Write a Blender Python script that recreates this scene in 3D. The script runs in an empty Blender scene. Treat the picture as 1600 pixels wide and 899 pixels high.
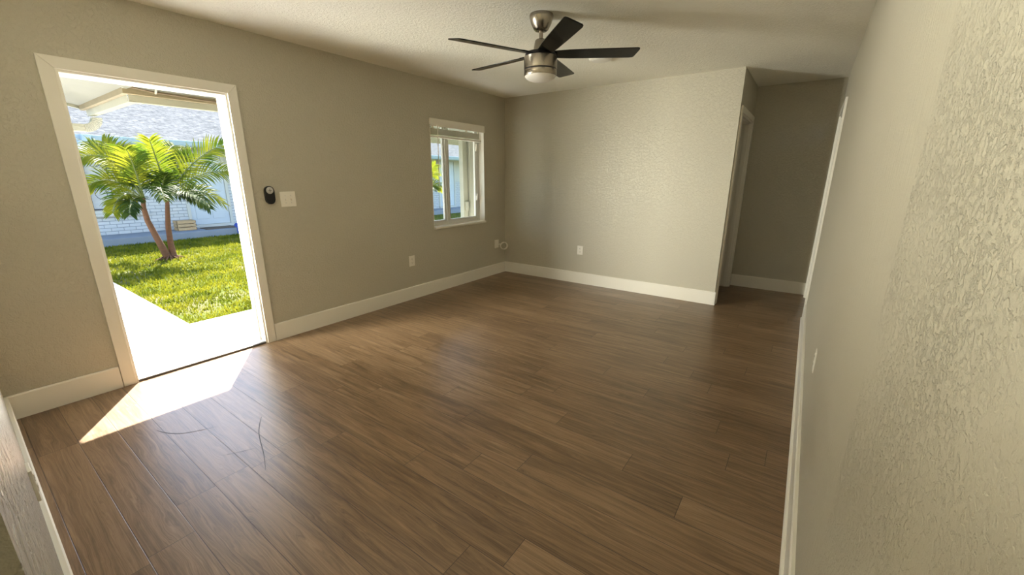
import bpy, bmesh, math, random
from mathutils import Vector, Matrix
random.seed(7)
scn = bpy.context.scene
COL = scn.collection
PI = math.pi

# ------------------------------------------------------------------ camera
cam_d = bpy.data.cameras.new('camera'); cam = bpy.data.objects.new('camera', cam_d); COL.objects.link(cam)
cam_d.sensor_width = 36; cam_d.lens = 636.65 / 1600 * 36; cam_d.clip_start = 0.02; cam_d.clip_end = 200
FW = Vector((-0.55874738, 0.78687417, -0.26197406)); RT = Vector((0.81484035, 0.57967651, 0.00321624)); UP = Vector((-0.15439098, 0.21166997, 0.96506956))
M = Matrix((RT, UP, -FW)).transposed().to_4x4(); M.translation = Vector((3.6196, 0.0, 1.3917)); cam.matrix_world = M
scn.camera = cam

# ------------------------------------------------------------------ light and exposure
scn.view_settings.view_transform = 'Standard'; scn.view_settings.look = 'None'
scn.view_settings.gamma = 1; scn.view_settings.use_curve_mapping = False
scn.view_settings.exposure = 1.0
SUN_DIR = Vector((0.69, -0.45, -0.69 / 0.75))            # direction the light travels
sun_d = bpy.data.lights.new('sun', 'SUN'); sun_d.energy = 17.0; sun_d.angle = math.radians(0.53); sun_d.color = (1.0, 0.94, 0.84)
sun = bpy.data.objects.new('sun', sun_d); COL.objects.link(sun); sun.location = (-6, 4, 9)
sun.rotation_euler = SUN_DIR.to_track_quat('-Z', 'Y').to_euler()
world = bpy.data.worlds.new('sky'); scn.world = world; world.use_nodes = True
wn = world.node_tree; wn.nodes.clear()
sky = wn.nodes.new('ShaderNodeTexSky'); sky.sky_type = 'NISHITA'; sky.sun_disc = False
sky.sun_elevation = math.radians(48); sky.sun_rotation = math.radians(-57); sky.air_density = 1.0; sky.dust_density = 1.0
bg = wn.nodes.new('ShaderNodeBackground'); bg.inputs[1].default_value = 0.45
wo = wn.nodes.new('ShaderNodeOutputWorld'); wn.links.new(sky.outputs[0], bg.inputs[0]); wn.links.new(bg.outputs[0], wo.inputs[0])
# added fill lamp in the room behind the camera; no window is there
fill_d = bpy.data.lights.new('rear_fill_lamp', 'AREA'); fill_d.shape = 'RECTANGLE'; fill_d.size = 0.5; fill_d.size_y = 1.2
fill_d.energy = 225; fill_d.color = (1.0, 0.985, 0.82)
fill = bpy.data.objects.new('rear_fill_lamp', fill_d); COL.objects.link(fill); fill.location = (0.05, -0.75, 1.2)
fill.rotation_euler = Vector((0.9, 0.62, 0.2)).to_track_quat('-Z', 'Y').to_euler()
# added area lamp outside beside the front door, standing in for porch bounce
fill2_d = bpy.data.lights.new('porch_bounce_fill', 'AREA'); fill2_d.shape = 'RECTANGLE'; fill2_d.size = 0.5; fill2_d.size_y = 1.2
fill2_d.energy = 44; fill2_d.spread = math.radians(84); fill2_d.color = (1.0, 0.985, 0.84)
fill2 = bpy.data.objects.new('porch_bounce_fill', fill2_d); COL.objects.link(fill2); fill2.location = (-0.42, 0.30, 1.30)
fill2.rotation_euler = Vector((0.60, 0.80, -0.07)).to_track_quat('-Z', 'Y').to_euler()
scn.cycles.max_bounces = 14; scn.cycles.diffuse_bounces = 10; scn.cycles.glossy_bounces = 6; scn.cycles.transparent_max_bounces = 16
scn.cycles.caustics_reflective = False; scn.cycles.caustics_refractive = False
scn.cycles.sample_clamp_indirect = 8.0

# ------------------------------------------------------------------ helpers
ORG = {}
def tag(o, label=None, cat=None, group=None, kind=None):
    if label: o['label'] = label
    if cat: o['category'] = cat
    if group: o['group'] = group
    if kind: o['kind'] = kind
    return o
def obj(name, bm, m, parent=None, smooth=False, origin=None, mods=None):
    me = bpy.data.meshes.new(name)
    bmesh.ops.recalc_face_normals(bm, faces=bm.faces[:]) if not bm.get('keep') else None
    bm.bm.to_mesh(me) if hasattr(bm, 'bm') else bm.to_mesh(me)
    o = bpy.data.objects.new(name, me); COL.objects.link(o)
    for x in (m if isinstance(m, (list, tuple)) else [m]): me.materials.append(x)
    off = ORG.get(parent.name, Vector()) if parent else Vector(origin or (0, 0, 0))
    if off.length: me.transform(Matrix.Translation(-off))
    if parent: o.parent = parent; ORG[o.name] = off
    else: o.location = off; ORG[o.name] = off
    if smooth:
        for p in me.polygons: p.use_smooth = True
    bm.free()
    return o
class BM:
    """a bmesh with shape helpers"""
    def __init__(s): s.b = bmesh.new()
    def box(s, lo, hi, bev=0.0, mi=0):
        r = bmesh.ops.create_cube(s.b, size=1.0)
        vs = r['verts']
        c = [(lo[i] + hi[i]) / 2 for i in range(3)]; d = [abs(hi[i] - lo[i]) for i in range(3)]
        for v in vs: v.co = Vector((c[0] + v.co.x * d[0], c[1] + v.co.y * d[1], c[2] + v.co.z * d[2]))
        fs = {f for v in vs for f in v.link_faces}
        for f in fs: f.material_index = mi
        if bev > 0:
            es = list({e for v in vs for e in v.link_edges})
            bmesh.ops.bevel(s.b, geom=es, offset=bev, segments=2, affect='EDGES', profile=0.6)
        return s
    def prism(s, pts, vec, bev=0.0, mi=0):
        n = len(pts); vec = Vector(vec)
        a = [s.b.verts.new(Vector(p)) for p in pts]; c = [s.b.verts.new(Vector(p) + vec) for p in pts]
        fs = [s.b.faces.new(a[::-1]), s.b.faces.new(c)]
        for i in range(n): fs.append(s.b.faces.new((a[i], a[(i + 1) % n], c[(i + 1) % n], c[i])))
        for f in fs: f.material_index = mi
        if bev > 0:
            es = list({e for v in a + c for e in v.link_edges})
            bmesh.ops.bevel(s.b, geom=es, offset=bev, segments=2, affect='EDGES', profile=0.6)
        return s
    def lathe(s, prof, center, axis='z', n=40, mi=0, caps=True):
        """prof: list of (radius, height)"""
        rings = []
        C = Vector(center)
        for r, h in prof:
            ring = []
            for k in range(n):
                t = 2 * PI * k / n; u, w = r * math.cos(t), r * math.sin(t)
                p = {'z': Vector((u, w, h)), 'x': Vector((h, u, w)), 'y': Vector((w, h, u))}[axis]
                ring.append(s.b.verts.new(C + p))
            rings.append(ring)
        for a, c in zip(rings, rings[1:]):
            for k in range(n):
                f = s.b.faces.new((a[k], a[(k + 1) % n], c[(k + 1) % n], c[k])); f.material_index = mi
        if caps:
            s.b.faces.new(rings[0][::-1]).material_index = mi; s.b.faces.new(rings[-1]).material_index = mi
        return s
    def tube(s, pts, rad, n=10, mi=0):
        pts = [Vector(p) for p in pts]; R = rad if isinstance(rad, (list, tuple)) else [rad] * len(pts)
        rings = []; ref = None
        for i, p in enumerate(pts):
            t = (pts[min(i + 1, len(pts) - 1)] - pts[max(i - 1, 0)]).normalized()
            if ref is None:
                ref = Vector((0, 0, 1)) if abs(t.z) < 0.9 else Vector((1, 0, 0))
            a = (ref - t * ref.dot(t)).normalized(); b = t.cross(a); ref = a
            rings.append([s.b.verts.new(p + (a * math.cos(2 * PI * k / n) + b * math.sin(2 * PI * k / n)) * R[i]) for k in range(n)])
        for a, c in zip(rings, rings[1:]):
            for k in range(n): s.b.faces.new((a[k], a[(k + 1) % n], c[(k + 1) % n], c[k])).material_index = mi
        s.b.faces.new(rings[0][::-1]).material_index = mi; s.b.faces.new(rings[-1]).material_index = mi
        return s
    def faces_from(s, verts, faces, mi=0):
        vs = [s.b.verts.new(Vector(v)) for v in verts]
        for f in faces: s.b.faces.new([vs[i] for i in f]).material_index = mi
        return s
    def done(s, name, m, parent=None, smooth=False, origin=None, recalc=True):
        if recalc: bmesh.ops.recalc_face_normals(s.b, faces=s.b.faces[:])
        me = bpy.data.meshes.new(name); s.b.to_mesh(me); s.b.free()
        o = bpy.data.objects.new(name, me); COL.objects.link(o)
        for x in (m if isinstance(m, (list, tuple)) else [m]): me.materials.append(x)
        off = ORG[parent.name] if parent else Vector(origin or (0, 0, 0))
        if off.length: me.transform(Matrix.Translation(-off))
        if parent: o.parent = parent
        else: o.location = off
        ORG[o.name] = off
        if smooth:
            for p in me.polygons: p.use_smooth = True
            try:
                me.set_sharp_from_angle(angle=math.radians(35))
            except Exception: pass
        return o
def empty(name, loc, label=None, cat=None, group=None, kind=None):
    o = bpy.data.objects.new(name, None); COL.objects.link(o); o.location = loc; o.empty_display_size = 0.1
    ORG[o.name] = Vector(loc); return tag(o, label, cat, group, kind)
def copy_tree(o, parent=None):
    c = o.copy(); COL.objects.link(c)
    if parent: c.parent = parent
    for ch in list(o.children): copy_tree(ch, c)
    return c

# ------------------------------------------------------------------ materials
class N:
    def __init__(s, name):
        s.m = bpy.data.materials.new(name); s.m.use_nodes = True; s.t = s.m.node_tree; s.t.nodes.clear()
        s.out = s.t.nodes.new('ShaderNodeOutputMaterial')
    def n(s, typ, **kw):
        x = s.t.nodes.new(typ)
        for k, v in kw.items(): setattr(x, k, v)
        return x
    def put(s, a, b):
        if hasattr(a, 'outputs'): a = a.outputs[0]
        s.t.links.new(a, b)
    def setin(s, inp, v):
        if isinstance(v, (int, float)): inp.default_value = v
        elif isinstance(v, (tuple, list)): inp.default_value = v if len(v) != 3 or inp.type != 'RGBA' else (*v, 1)
        else: s.put(v, inp)
    def math(s, op, a, b=None, c=None):
        x = s.n('ShaderNodeMath', operation=op)
        for i, v in enumerate((a, b, c)):
            if v is not None: s.setin(x.inputs[i], v)
        return x.outputs[0]
    def coord(s, kind='Object'): return s.n('ShaderNodeTexCoord').outputs[kind]
    def sep(s, v):
        x = s.n('ShaderNodeSeparateXYZ'); s.put(v, x.inputs[0]); return x.outputs
    def comb(s, x, y, z):
        c = s.n('ShaderNodeCombineXYZ')
        for i, v in enumerate((x, y, z)): s.setin(c.inputs[i], v)
        return c.outputs[0]
    def scale(s, v, sc):
        m = s.n('ShaderNodeMapping'); s.put(v, m.inputs[0]); m.inputs['Scale'].default_value = sc; return m.outputs[0]
    def noise(s, v, scale=5, detail=3, rough=0.5, dist=0.0, out='Fac'):
        x = s.n('ShaderNodeTexNoise'); s.put(v, x.inputs['Vector'])
        x.inputs['Scale'].default_value = scale; x.inputs['Detail'].default_value = detail; x.inputs['Roughness'].default_value = rough; x.inputs['Distortion'].default_value = dist
        return x.outputs[out]
    def ramp(s, f, stops, interp='LINEAR'):
        x = s.n('ShaderNodeValToRGB'); r = x.color_ramp; r.interpolation = interp
        while len(r.elements) < len(stops): r.elements.new(0.5)
        for e, (p, c) in zip(r.elements, stops):
            e.position = p; e.color = (c, c, c, 1) if isinstance(c, (int, float)) else (*c, 1)
        s.put(f, x.inputs[0]); return x.outputs[0]
    def mix(s, f, a, b, typ='MIX'):
        x = s.n('ShaderNodeMix', data_type='RGBA', blend_type=typ)
        s.setin(x.inputs['Factor'], f); s.setin(x.inputs['A'], a); s.setin(x.inputs['B'], b)
        return x.outputs['Result']
    def bump(s, h, dist=0.002, strength=1.0, normal=None):
        x = s.n('ShaderNodeBump'); x.inputs['Distance'].default_value = dist; x.inputs['Strength'].default_value = strength
        s.put(h, x.inputs['Height'])
        if normal is not None: s.put(normal, x.inputs['Normal'])
        return x.outputs[0]
    def pbr(s, color, rough=0.5, metal=0.0, normal=None, spec=0.5, **kw):
        p = s.n('ShaderNodeBsdfPrincipled')
        s.setin(p.inputs['Base Color'], color); s.setin(p.inputs['Roughness'], rough); s.setin(p.inputs['Metallic'], metal)
        p.inputs['Specular IOR Level'].default_value = spec
        if normal is not None: s.put(normal, p.inputs['Normal'])
        for k, v in kw.items(): s.setin(p.inputs[k], v)
        s.put(p, s.out.inputs[0]); return s.m
def plain(name, color, rough=0.5, metal=0.0, spec=0.5, var=0.0, **kw):
    m = N(name)
    if var:
        c = m.coord(); f = m.noise(c, 9, 4)
        col = m.mix(f, tuple(x * (1 - var) for x in color), tuple(min(1, x * (1 + var)) for x in color))
        return m.pbr(col, rough, metal, spec=spec, **kw)
    return m.pbr(color, rough, metal, spec=spec, **kw)

WALLC = (0.52, 0.488, 0.400)
def mat_wall():
    m = N('wall_paint'); c = m.coord()
    a = m.noise(c, 52, 4, 0.6, 0.8); a = m.ramp(a, [(0.40, 0.0), (0.56, 1.0)])
    b = m.noise(c, 130, 3, 0.6)
    h = m.math('ADD', m.math('MULTIPLY', a, 0.75), m.math('MULTIPLY', b, 0.3))
    v = m.noise(c, 1.3, 2)
    col = m.mix(v, tuple(x * 0.97 for x in WALLC), tuple(x * 1.03 for x in WALLC))
    return m.pbr(col, 0.36, 0, m.bump(h, 0.0024, 0.9), spec=0.5)
def mat_wall_right():
    m = N('wall_paint_right'); c = m.coord(); x, y, z = m.sep(c)
    # knockdown stucco in front of the filled doorway edge, smooth brushed plaster beyond it
    a = m.noise(c, 85, 4, 0.6, 0.1); r = m.ramp(a, [(0.40, 0.0), (0.52, 1.0), (0.60, 0.8), (0.78, 0.9)])
    f = m.noise(c, 260, 3, 0.6); patch = m.ramp(m.noise(c, 3.2, 2), [(0.34, 0.25), (0.58, 1.0)])
    st = m.math('ADD', m.math('MULTIPLY', m.math('MULTIPLY', r, patch), 0.9), m.math('MULTIPLY', f, 0.22))
    sc = m.scale(c, (1, 1, 0.05)); s1 = m.noise(sc, 75, 5, 0.7); s2 = m.noise(c, 260, 2, 0.5)
    sm = m.math('ADD', m.math('MULTIPLY', s1, 1.9), m.math('MULTIPLY', s2, 0.35)); 
    wob = m.math('MULTIPLY', m.math('SUBTRACT', m.noise(c, 14, 3), 0.5), 0.012)
    k = m.math('LESS_THAN', m.math('ADD', y, wob), 1.055)
    h = m.n('ShaderNodeMix', data_type='FLOAT'); m.put(k, h.inputs['Factor']); m.put(sm, h.inputs['A']); m.put(m.math('ADD', st, 0.9), h.inputs['B'])
    v = m.noise(c, 1.3, 2)
    col = m.mix(v, tuple(q * 0.97 for q in WALLC), tuple(q * 1.03 for q in WALLC))
    return m.pbr(col, 0.5, 0, m.bump(h.outputs['Result'], 0.0034, 0.9), spec=0.3)
def mat_wall_front():
    m = N('wall_paint_front'); c = m.coord()
    a = m.noise(c, 30, 4, 0.55, 1.0); a = m.ramp(a, [(0.40, 0.0), (0.52, 1.0)])
    b = m.noise(c, 150, 3, 0.6)
    h = m.math('ADD', m.math('MULTIPLY', a, 0.8), m.math('MULTIPLY', b, 0.25))
    return m.pbr(WALLC, 0.24, 0, m.bump(h, 0.0060, 1.0), spec=0.6)
def mat_ceiling():
    m = N('ceiling_paint'); c = m.coord()
    a = m.noise(c, 55, 4, 0.6, 0.6); a = m.ramp(a, [(0.42, 0.0), (0.62, 1.0)]); b = m.noise(c, 170, 3)
    h = m.math('ADD', m.math('MULTIPLY', a, 0.7), m.math('MULTIPLY', b, 0.3))
    return m.pbr((0.88, 0.86, 0.78), 0.75, 0, m.bump(h, 0.0026, 0.9), spec=0.2)
def mat_floor():
    m = N('vinyl_plank'); c = m.coord(); x, y, z = m.sep(c)
    Wd, L = 0.150, 1.22
    yy = m.math('ADD', m.math('DIVIDE', m.math('SUBTRACT', y, 0.047), Wd), 100.0)
    row = m.math('FLOOR', yy); fy = m.math('SUBTRACT', yy, row)
    wn1 = m.n('ShaderNodeTexWhiteNoise', noise_dimensions='1D'); m.put(row, wn1.inputs['W'])
    xx = m.math('ADD', m.math('ADD', m.math('DIVIDE', x, L), m.math('MULTIPLY', wn1.outputs['Value'], 7.31)), 50.0)
    colm = m.math('FLOOR', xx); fx = m.math('SUBTRACT', xx, colm)
    wn2 = m.n('ShaderNodeTexWhiteNoise', noise_dimensions='2D'); m.put(m.comb(row, colm, 0), wn2.inputs['Vector'])
    idv = wn2.outputs['Value']
    ox = m.math('MULTIPLY', idv, 37.0)
    g0 = m.comb(m.math('ADD', m.math('MULTIPLY', x, 1.0), ox), m.math('ADD', m.math('MULTIPLY', y, 7.5), m.math('MULTIPLY', ox, 3.1)), ox)
    warp = m.noise(g0, 1.6, 3, 0.55, 0.8)
    g1 = m.comb(m.math('ADD', m.math('MULTIPLY', x, 1.6), ox), m.math('ADD', m.math('MULTIPLY', y, 34.0), m.math('ADD', m.math('MULTIPLY', ox, 5.0), m.math('MULTIPLY', warp, 3.0))), ox)
    n1 = m.noise(g1, 1.5, 6, 0.62, 0.5)
    g2 = m.comb(m.math('ADD', m.math('MULTIPLY', x, 2.0), ox), m.math('ADD', m.math('MULTIPLY', y, 230.0), m.math('MULTIPLY', warp, 14.0)), ox)
    n2 = m.noise(g2, 1.3, 3, 0.6)
    n3 = m.noise(g0, 1.1, 4, 0.6, 1.2)
    t = m.math('ADD', m.math('ADD', m.math('MULTIPLY', n1, 0.55), m.math('MULTIPLY', n2, 0.42)), m.math('MULTIPLY', n3, 0.24))
    t = m.math('ADD', t, m.math('MULTIPLY', m.math('SUBTRACT', idv, 0.5), 0.10))
    col = m.ramp(t, [(0.42, (0.080, 0.045, 0.022)), (0.55, (0.150, 0.091, 0.048)), (0.66, (0.225, 0.142, 0.080)), (0.80, (0.31, 0.207, 0.126))])
    # seams
    ey = m.math('MULTIPLY', m.math('MINIMUM', fy, m.math('SUBTRACT', 1.0, fy)), Wd)
    ex = m.math('MULTIPLY', m.math('MINIMUM', fx, m.math('SUBTRACT', 1.0, fx)), L)
    e = m.math('MINIMUM', ex, ey)
    seam = m.ramp(m.math('DIVIDE', e, 0.004), [(0.15, 0.0), (0.45, 1.0)])
    col2 = m.mix(seam, (0.03, 0.017, 0.010), col)
    hgt = m.math('ADD', m.math('MULTIPLY', seam, 1.0), m.math('MULTIPLY', n2, 0.07))
    rough = m.math('ADD', 0.30, m.math('MULTIPLY', n2, 0.10))
    return m.pbr(col2, rough, 0, m.bump(hgt, 0.0006, 0.7), spec=0.65)
M_WALL = mat_wall(); M_WR = mat_wall_right(); M_WF = mat_wall_front(); M_CEIL = mat_ceiling(); M_FLOOR = mat_floor()
M_TRIM = plain('white_trim_paint', (0.80, 0.77, 0.70), 0.35, spec=0.5)
M_DOORW = plain('white_door_paint', (0.72, 0.70, 0.65), 0.4)
M_PLATE = plain('white_plastic', (0.86, 0.83, 0.76), 0.35)
M_SLOT = plain('dark_slot', (0.05, 0.045, 0.04), 0.6)
M_BLK = plain('black_plastic', (0.010, 0.010, 0.012), 0.35)
M_SILVER = plain('silver_button', (0.62, 0.62, 0.62), 0.3, 0.6)
def mat_nickel():
    m = N('brushed_nickel'); c = m.coord(); s = m.scale(c, (1, 1, 40)); f = m.noise(s, 22, 3)
    return m.pbr((0.32, 0.285, 0.24), 0.25, 1.0, Anisotropic=0.6)
M_NICK = mat_nickel()
def mat_blade():
    m = N('black_blade'); c = m.coord(); f = m.noise(m.scale(c, (3, 3, 3)), 30, 4)
    return m.pbr(m.mix(f, (0.003, 0.0027, 0.0024), (0.006, 0.0055, 0.005)), 0.14, 0, spec=0.18)
M_BLADE = mat_blade()
M_LENS = plain('frosted_lens', (0.82, 0.80, 0.76), 0.35, spec=0.4)
def mat_glass(name='window_glass'):
    m = N(name); tr = m.n('ShaderNodeBsdfTransparent'); tr.inputs[0].default_value = (0.95, 0.97, 0.96, 1)
    gl = m.n('ShaderNodeBsdfGlossy'); gl.inputs['Roughness'].default_value = 0.02
    lw = m.n('ShaderNodeLayerWeight'); lw.inputs['Blend'].default_value = 0.5
    fr = m.math('ADD', 0.03, m.math('MULTIPLY', m.math('POWER', lw.outputs['Facing'], 5.0), 0.6))
    mx = m.n('ShaderNodeMixShader'); m.put(fr, mx.inputs[0]); m.put(tr, mx.inputs[1]); m.put(gl, mx.inputs[2]); m.put(mx, m.out.inputs[0])
    return m.m
M_GLASS = mat_glass()
def mat_concrete(name, c0, c1, rough=0.85):
    m = N(name); c = m.coord(); f = m.noise(c, 2.2, 6, 0.65); g = m.noise(c, 60, 3)
    return m.pbr(m.mix(f, c0, c1), rough, 0, m.bump(g, 0.002, 0.5), spec=0.2)
M_CONC = mat_concrete('pale_concrete', (0.70, 0.70, 0.68), (0.82, 0.81, 0.79))
M_SLAB = mat_concrete('grey_porch_slab', (0.20, 0.225, 0.25), (0.26, 0.285, 0.31))
def mat_soil():
    m = N('turf_ground'); c = m.coord(); f = m.noise(c, 1.1, 5, 0.6); g = m.noise(c, 45, 4, 0.7)
    dry = m.ramp(f, [(0.50, 0.0), (0.66, 1.0)])
    a = m.mix(g, (0.042, 0.06, 0.005), (0.10, 0.125, 0.014)); b = m.mix(g, (0.10, 0.09, 0.045), (0.17, 0.155, 0.09))
    return m.pbr(m.mix(dry, a, b), 0.9, 0, m.bump(g, 0.02, 0.7), spec=0.1)
M_SOIL = mat_soil()
def leaf_mat(name, c0, c1, trans=0.45, scale=6):
    m = N(name); c = m.coord(); f = m.ramp(m.noise(c, scale, 3), [(0.35, 0.0), (0.65, 1.0)]); col = m.mix(f, c0, c1)
    p = m.n('ShaderNodeBsdfPrincipled'); m.put(col, p.inputs['Base Color']); p.inputs['Roughness'].default_value = 0.5; p.inputs['Specular IOR Level'].default_value = 0.12
    t = m.n('ShaderNodeBsdfTranslucent'); m.put(col, t.inputs[0])
    mx = m.n('ShaderNodeMixShader'); mx.inputs[0].default_value = trans; m.put(p, mx.inputs[1]); m.put(t, mx.inputs[2]); m.put(mx, m.out.inputs[0])
    return m.m
M_GRASS = leaf_mat('grass_blade', (0.095, 0.122, 0.006), (0.26, 0.255, 0.020), 0.35, 3)
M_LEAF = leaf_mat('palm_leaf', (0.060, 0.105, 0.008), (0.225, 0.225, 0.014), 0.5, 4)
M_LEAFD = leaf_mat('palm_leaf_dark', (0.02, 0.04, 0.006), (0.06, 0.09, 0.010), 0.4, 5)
def mat_trunk():
    m = N('palm_trunk'); c = m.coord(); s = m.scale(c, (1, 1, 9)); f = m.noise(s, 5, 4, 0.6, 0.6)
    return m.pbr(m.mix(f, (0.075, 0.052, 0.032), (0.20, 0.085, 0.045)), 0.8, 0, m.bump(f, 0.012, 0.8), spec=0.2)
M_TRUNK = mat_trunk()
M_STEM = plain('palm_stem_green', (0.11, 0.13, 0.025), 0.5, var=0.2)
def mat_shingle():
    m = N('white_roof_shingle'); c = m.coord(); x, y, z = m.sep(c)
    u = m.comb(y, m.math('MULTIPLY', x, -1.0), 0)
    br = m.n('ShaderNodeTexBrick'); m.put(u, br.inputs['Vector']); br.inputs['Scale'].default_value = 1.0
    br.inputs['Brick Width'].default_value = 0.30; br.inputs['Row Height'].default_value = 0.14; br.inputs['Mortar Size'].default_value = 0.006
    br.inputs['Color1'].default_value = (0.155, 0.161, 0.164, 1); br.inputs['Color2'].default_value = (0.118, 0.124, 0.127, 1); br.inputs['Mortar'].default_value = (0.07, 0.075, 0.08, 1)
    f = m.noise(m.scale(c, (1, 0.5, 1)), 14, 5, 0.7)
    col = m.mix(m.ramp(f, [(0.35, 0.0), (0.6, 1.0)]), (0.060, 0.065, 0.069), br.outputs['Color'])
    return m.pbr(col, 0.9, 0, m.bump(f, 0.004, 0.6), spec=0.0)
M_SHING = mat_shingle()
def mat_brickpaint():
    m = N('white_painted_brick'); c = m.coord(); x, y, z = m.sep(c)
    br = m.n('ShaderNodeTexBrick'); m.put(m.comb(y, z, 0), br.inputs['Vector']); br.inputs['Scale'].default_value = 1.0
    br.inputs['Brick Width'].default_value = 0.22; br.inputs['Row Height'].default_value = 0.078; br.inputs['Mortar Size'].default_value = 0.007
    br.inputs['Color1'].default_value = (0.52, 0.53, 0.52, 1); br.inputs['Color2'].default_value = (0.48, 0.495, 0.49, 1); br.inputs['Mortar'].default_value = (0.30, 0.32, 0.325, 1)
    return m.pbr(br.outputs['Color'], 0.7, 0, m.bump(br.outputs['Fac'], -0.01, 1.0) , spec=0.3)
M_BRICK = mat_brickpaint()
M_STUC = mat_concrete('cream_stucco', (0.48, 0.475, 0.42), (0.53, 0.525, 0.47), 0.8)
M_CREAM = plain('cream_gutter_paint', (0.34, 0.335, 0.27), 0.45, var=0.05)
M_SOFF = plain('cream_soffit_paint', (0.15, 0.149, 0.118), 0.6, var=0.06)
M_BLUEG = plain('pale_blue_gutter', (0.30, 0.38, 0.42), 0.4)
M_DOORB = plain('pale_blue_door', (0.46, 0.51, 0.54), 0.45)
M_IRON = plain('black_iron', (0.02, 0.02, 0.025), 0.5)
M_WOODC = plain('pale_crate_wood', (0.44, 0.30, 0.15), 0.6, var=0.2)
M_MAT = plain('brown_coir', (0.10, 0.075, 0.05), 0.95, var=0.3)
M_BLUE = plain('blue_plastic', (0.012, 0.05, 0.32), 0.4)
M_CABLE = plain('tan_cable', (0.14, 0.10, 0.06), 0.5)
M_ALU = plain('white_aluminium', (0.60, 0.60, 0.57), 0.4, 0.0)
M_SCR = plain('dark_scuff', (0.03, 0.022, 0.018), 0.6)
M_SILL = plain('threshold_metal', (0.60, 0.60, 0.58), 0.35, 0.3)
M_TSTRIP = plain('shade_tinted_threshold', (0.10, 0.09, 0.08), 0.5)  # threshold's inner face, its shade put into the dark colour
M_CURT = plain('white_curtain', (0.48, 0.49, 0.48), 0.8, var=0.05)

# ------------------------------------------------------------------ room shell
H = 2.44; W = 3.7723; YB = 4.9117; XB = 2.9283; YH = 6.03; YF = -0.02
ZO = 1.98; DY0, DY1 = 0.578, 1.449                # front door opening
WY0, WY1, WZ0, WZ1 = 3.475, 4.44, 0.80, 2.035      # window opening
def struct(o): o['kind'] = 'structure'; return o
b = BM(); b.box((-0.15, -3.3, -0.12), (5.0, 7.2, 0.0)); floor = struct(b.done('floor', M_FLOOR))
b = BM(); b.box((-0.15, -3.3, H), (5.0, 7.2, H + 0.12)); struct(b.done('ceiling', M_CEIL))
T = 0.15
b = BM()
for y0, y1, z0, z1 in ((-3.3, DY0, 0, H), (DY0, DY1, ZO, H), (DY1, WY0, 0, H), (WY0, WY1, 0, WZ0), (WY0, WY1, WZ1, H), (WY1, 7.2, 0, H)):
    b.box((-T, y0, z0), (0, y1, z1))
bmesh.ops.remove_doubles(b.b, verts=b.b.verts[:], dist=1e-5)
struct(b.done('wall_left', M_WALL))
b = BM(); b.box((0, YB, 0), (XB, YB + 0.11, H)); struct(b.done('wall_back', M_WALL))
# right wall with a doorway in the hall part
RY0, RY1, RZ = 5.03, 5.87, 2.03
b = BM()
for y0, y1, z0, z1 in ((-3.3, RY0, 0, H), (RY0, RY1, RZ, H), (RY1, 7.2, 0, H)): b.box((W, y0, z0), (W + 0.11, y1, z1))
struct(b.done('wall_right', M_WR))
b = BM()
HY0, HY1, HZ = 5.02, 5.90, 2.03
for y0, y1, z0, z1 in ((YB + 0.11, HY0, 0, H), (HY0, HY1, HZ, H), (HY1, 7.2, 0, H)): b.box((XB - 0.11, y0, z0), (XB, y1, z1))
struct(b.done('wall_hall', M_WALL))
b = BM(); b.box((XB, YH, 0), (W, YH + 0.11, H)); struct(b.done('wall_hall_back', M_WALL))
# front wall, open beside the camera; unseen upper gap lets the rear fill in
b = BM()
yf = lambda x: 0.013 - 0.007 * x
for x0, x1, z0, z1 in ((0, 3.35, 0, 1.30), (0, 0.80, 1.30, H), (3.0, 3.35, 1.30, H)): b.prism([(x0, yf(x0), z0), (x1, yf(x1), z0), (x1, yf(x1) - 0.12, z0), (x0, yf(x0) - 0.12, z0)], (0, 0, z1 - z0))  # gap and stub shaped to steer the fill lamp away from the hall
b.box((3.0, -1.2, 0), (3.35, -0.11, H))  # return added to darken the corner seen past the wall end
bmesh.ops.remove_doubles(b.b, verts=b.b.verts[:], dist=1e-5)
struct(b.done('wall_front', M_WF))
# rear room
b = BM()
b.box((-0.15, -3.3, 0), (W + 0.11, -3.16, H))
struct(b.done('wall_rear', M_WALL))
b = BM(); b.box((W + 0.9, 4.6, 0), (W + 1.0, 6.6, H)); b.box((XB - 1.2, YB + 0.11, 0), (XB - 1.1, 7.2, H)); b.box((-0.15, 7.1, 0), (5, 7.2, H)); struct(b.done('wall_beyond', M_WALL))
# baseboards
def baseboard(name, p0, p1, n, th=0.016, h=0.15):
    """board along p0->p1 on a wall whose room side points along n"""
    p0, p1, n = Vector((*p0, 0)), Vector((*p1, 0)), Vector((*n, 0))
    prof = [(0, 0), (th, 0), (th, h - 0.006), (th - 0.005, h), (0, h)]
    bb = BM(); bb.prism([p0 + n * a + Vector((0, 0, z)) for a, z in prof], p1 - p0)
    return struct(bb.done(name, M_TRIM))
baseboard('baseboard_left', (0, 1.519), (0, YB), (1, 0))
baseboard('baseboard_left_near', (0, YF), (0, 0.508), (1, 0))
baseboard('baseboard_back', (0.016, YB), (XB + 0.002, YB), (0, -1))
baseboard('baseboard_right', (W, -3.16), (W, 4.955), (-1, 0), 0.016)
baseboard('baseboard_hall_back', (XB, YH), (W, YH), (0, -1))
baseboard('baseboard_hall', (XB, YB - 0.016), (XB, 4.948), (1, 0), 0.012)
baseboard('baseboard_front', (0.0, yf(0)), (3.35, yf(3.35)), (0, 1), 0.018)
# shoe moulding under the right baseboard
b = BM()
prof = [(0, 0), (0.013, 0), (0.0125, 0.005), (0.0095, 0.010), (0.005, 0.0125), (0, 0.013)]
b.prism([Vector((W - 0.016 - a, -3.16, z)) for a, z in prof], (0, 8.11, 0)); struct(b.done('trim_9', M_TRIM))
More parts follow.
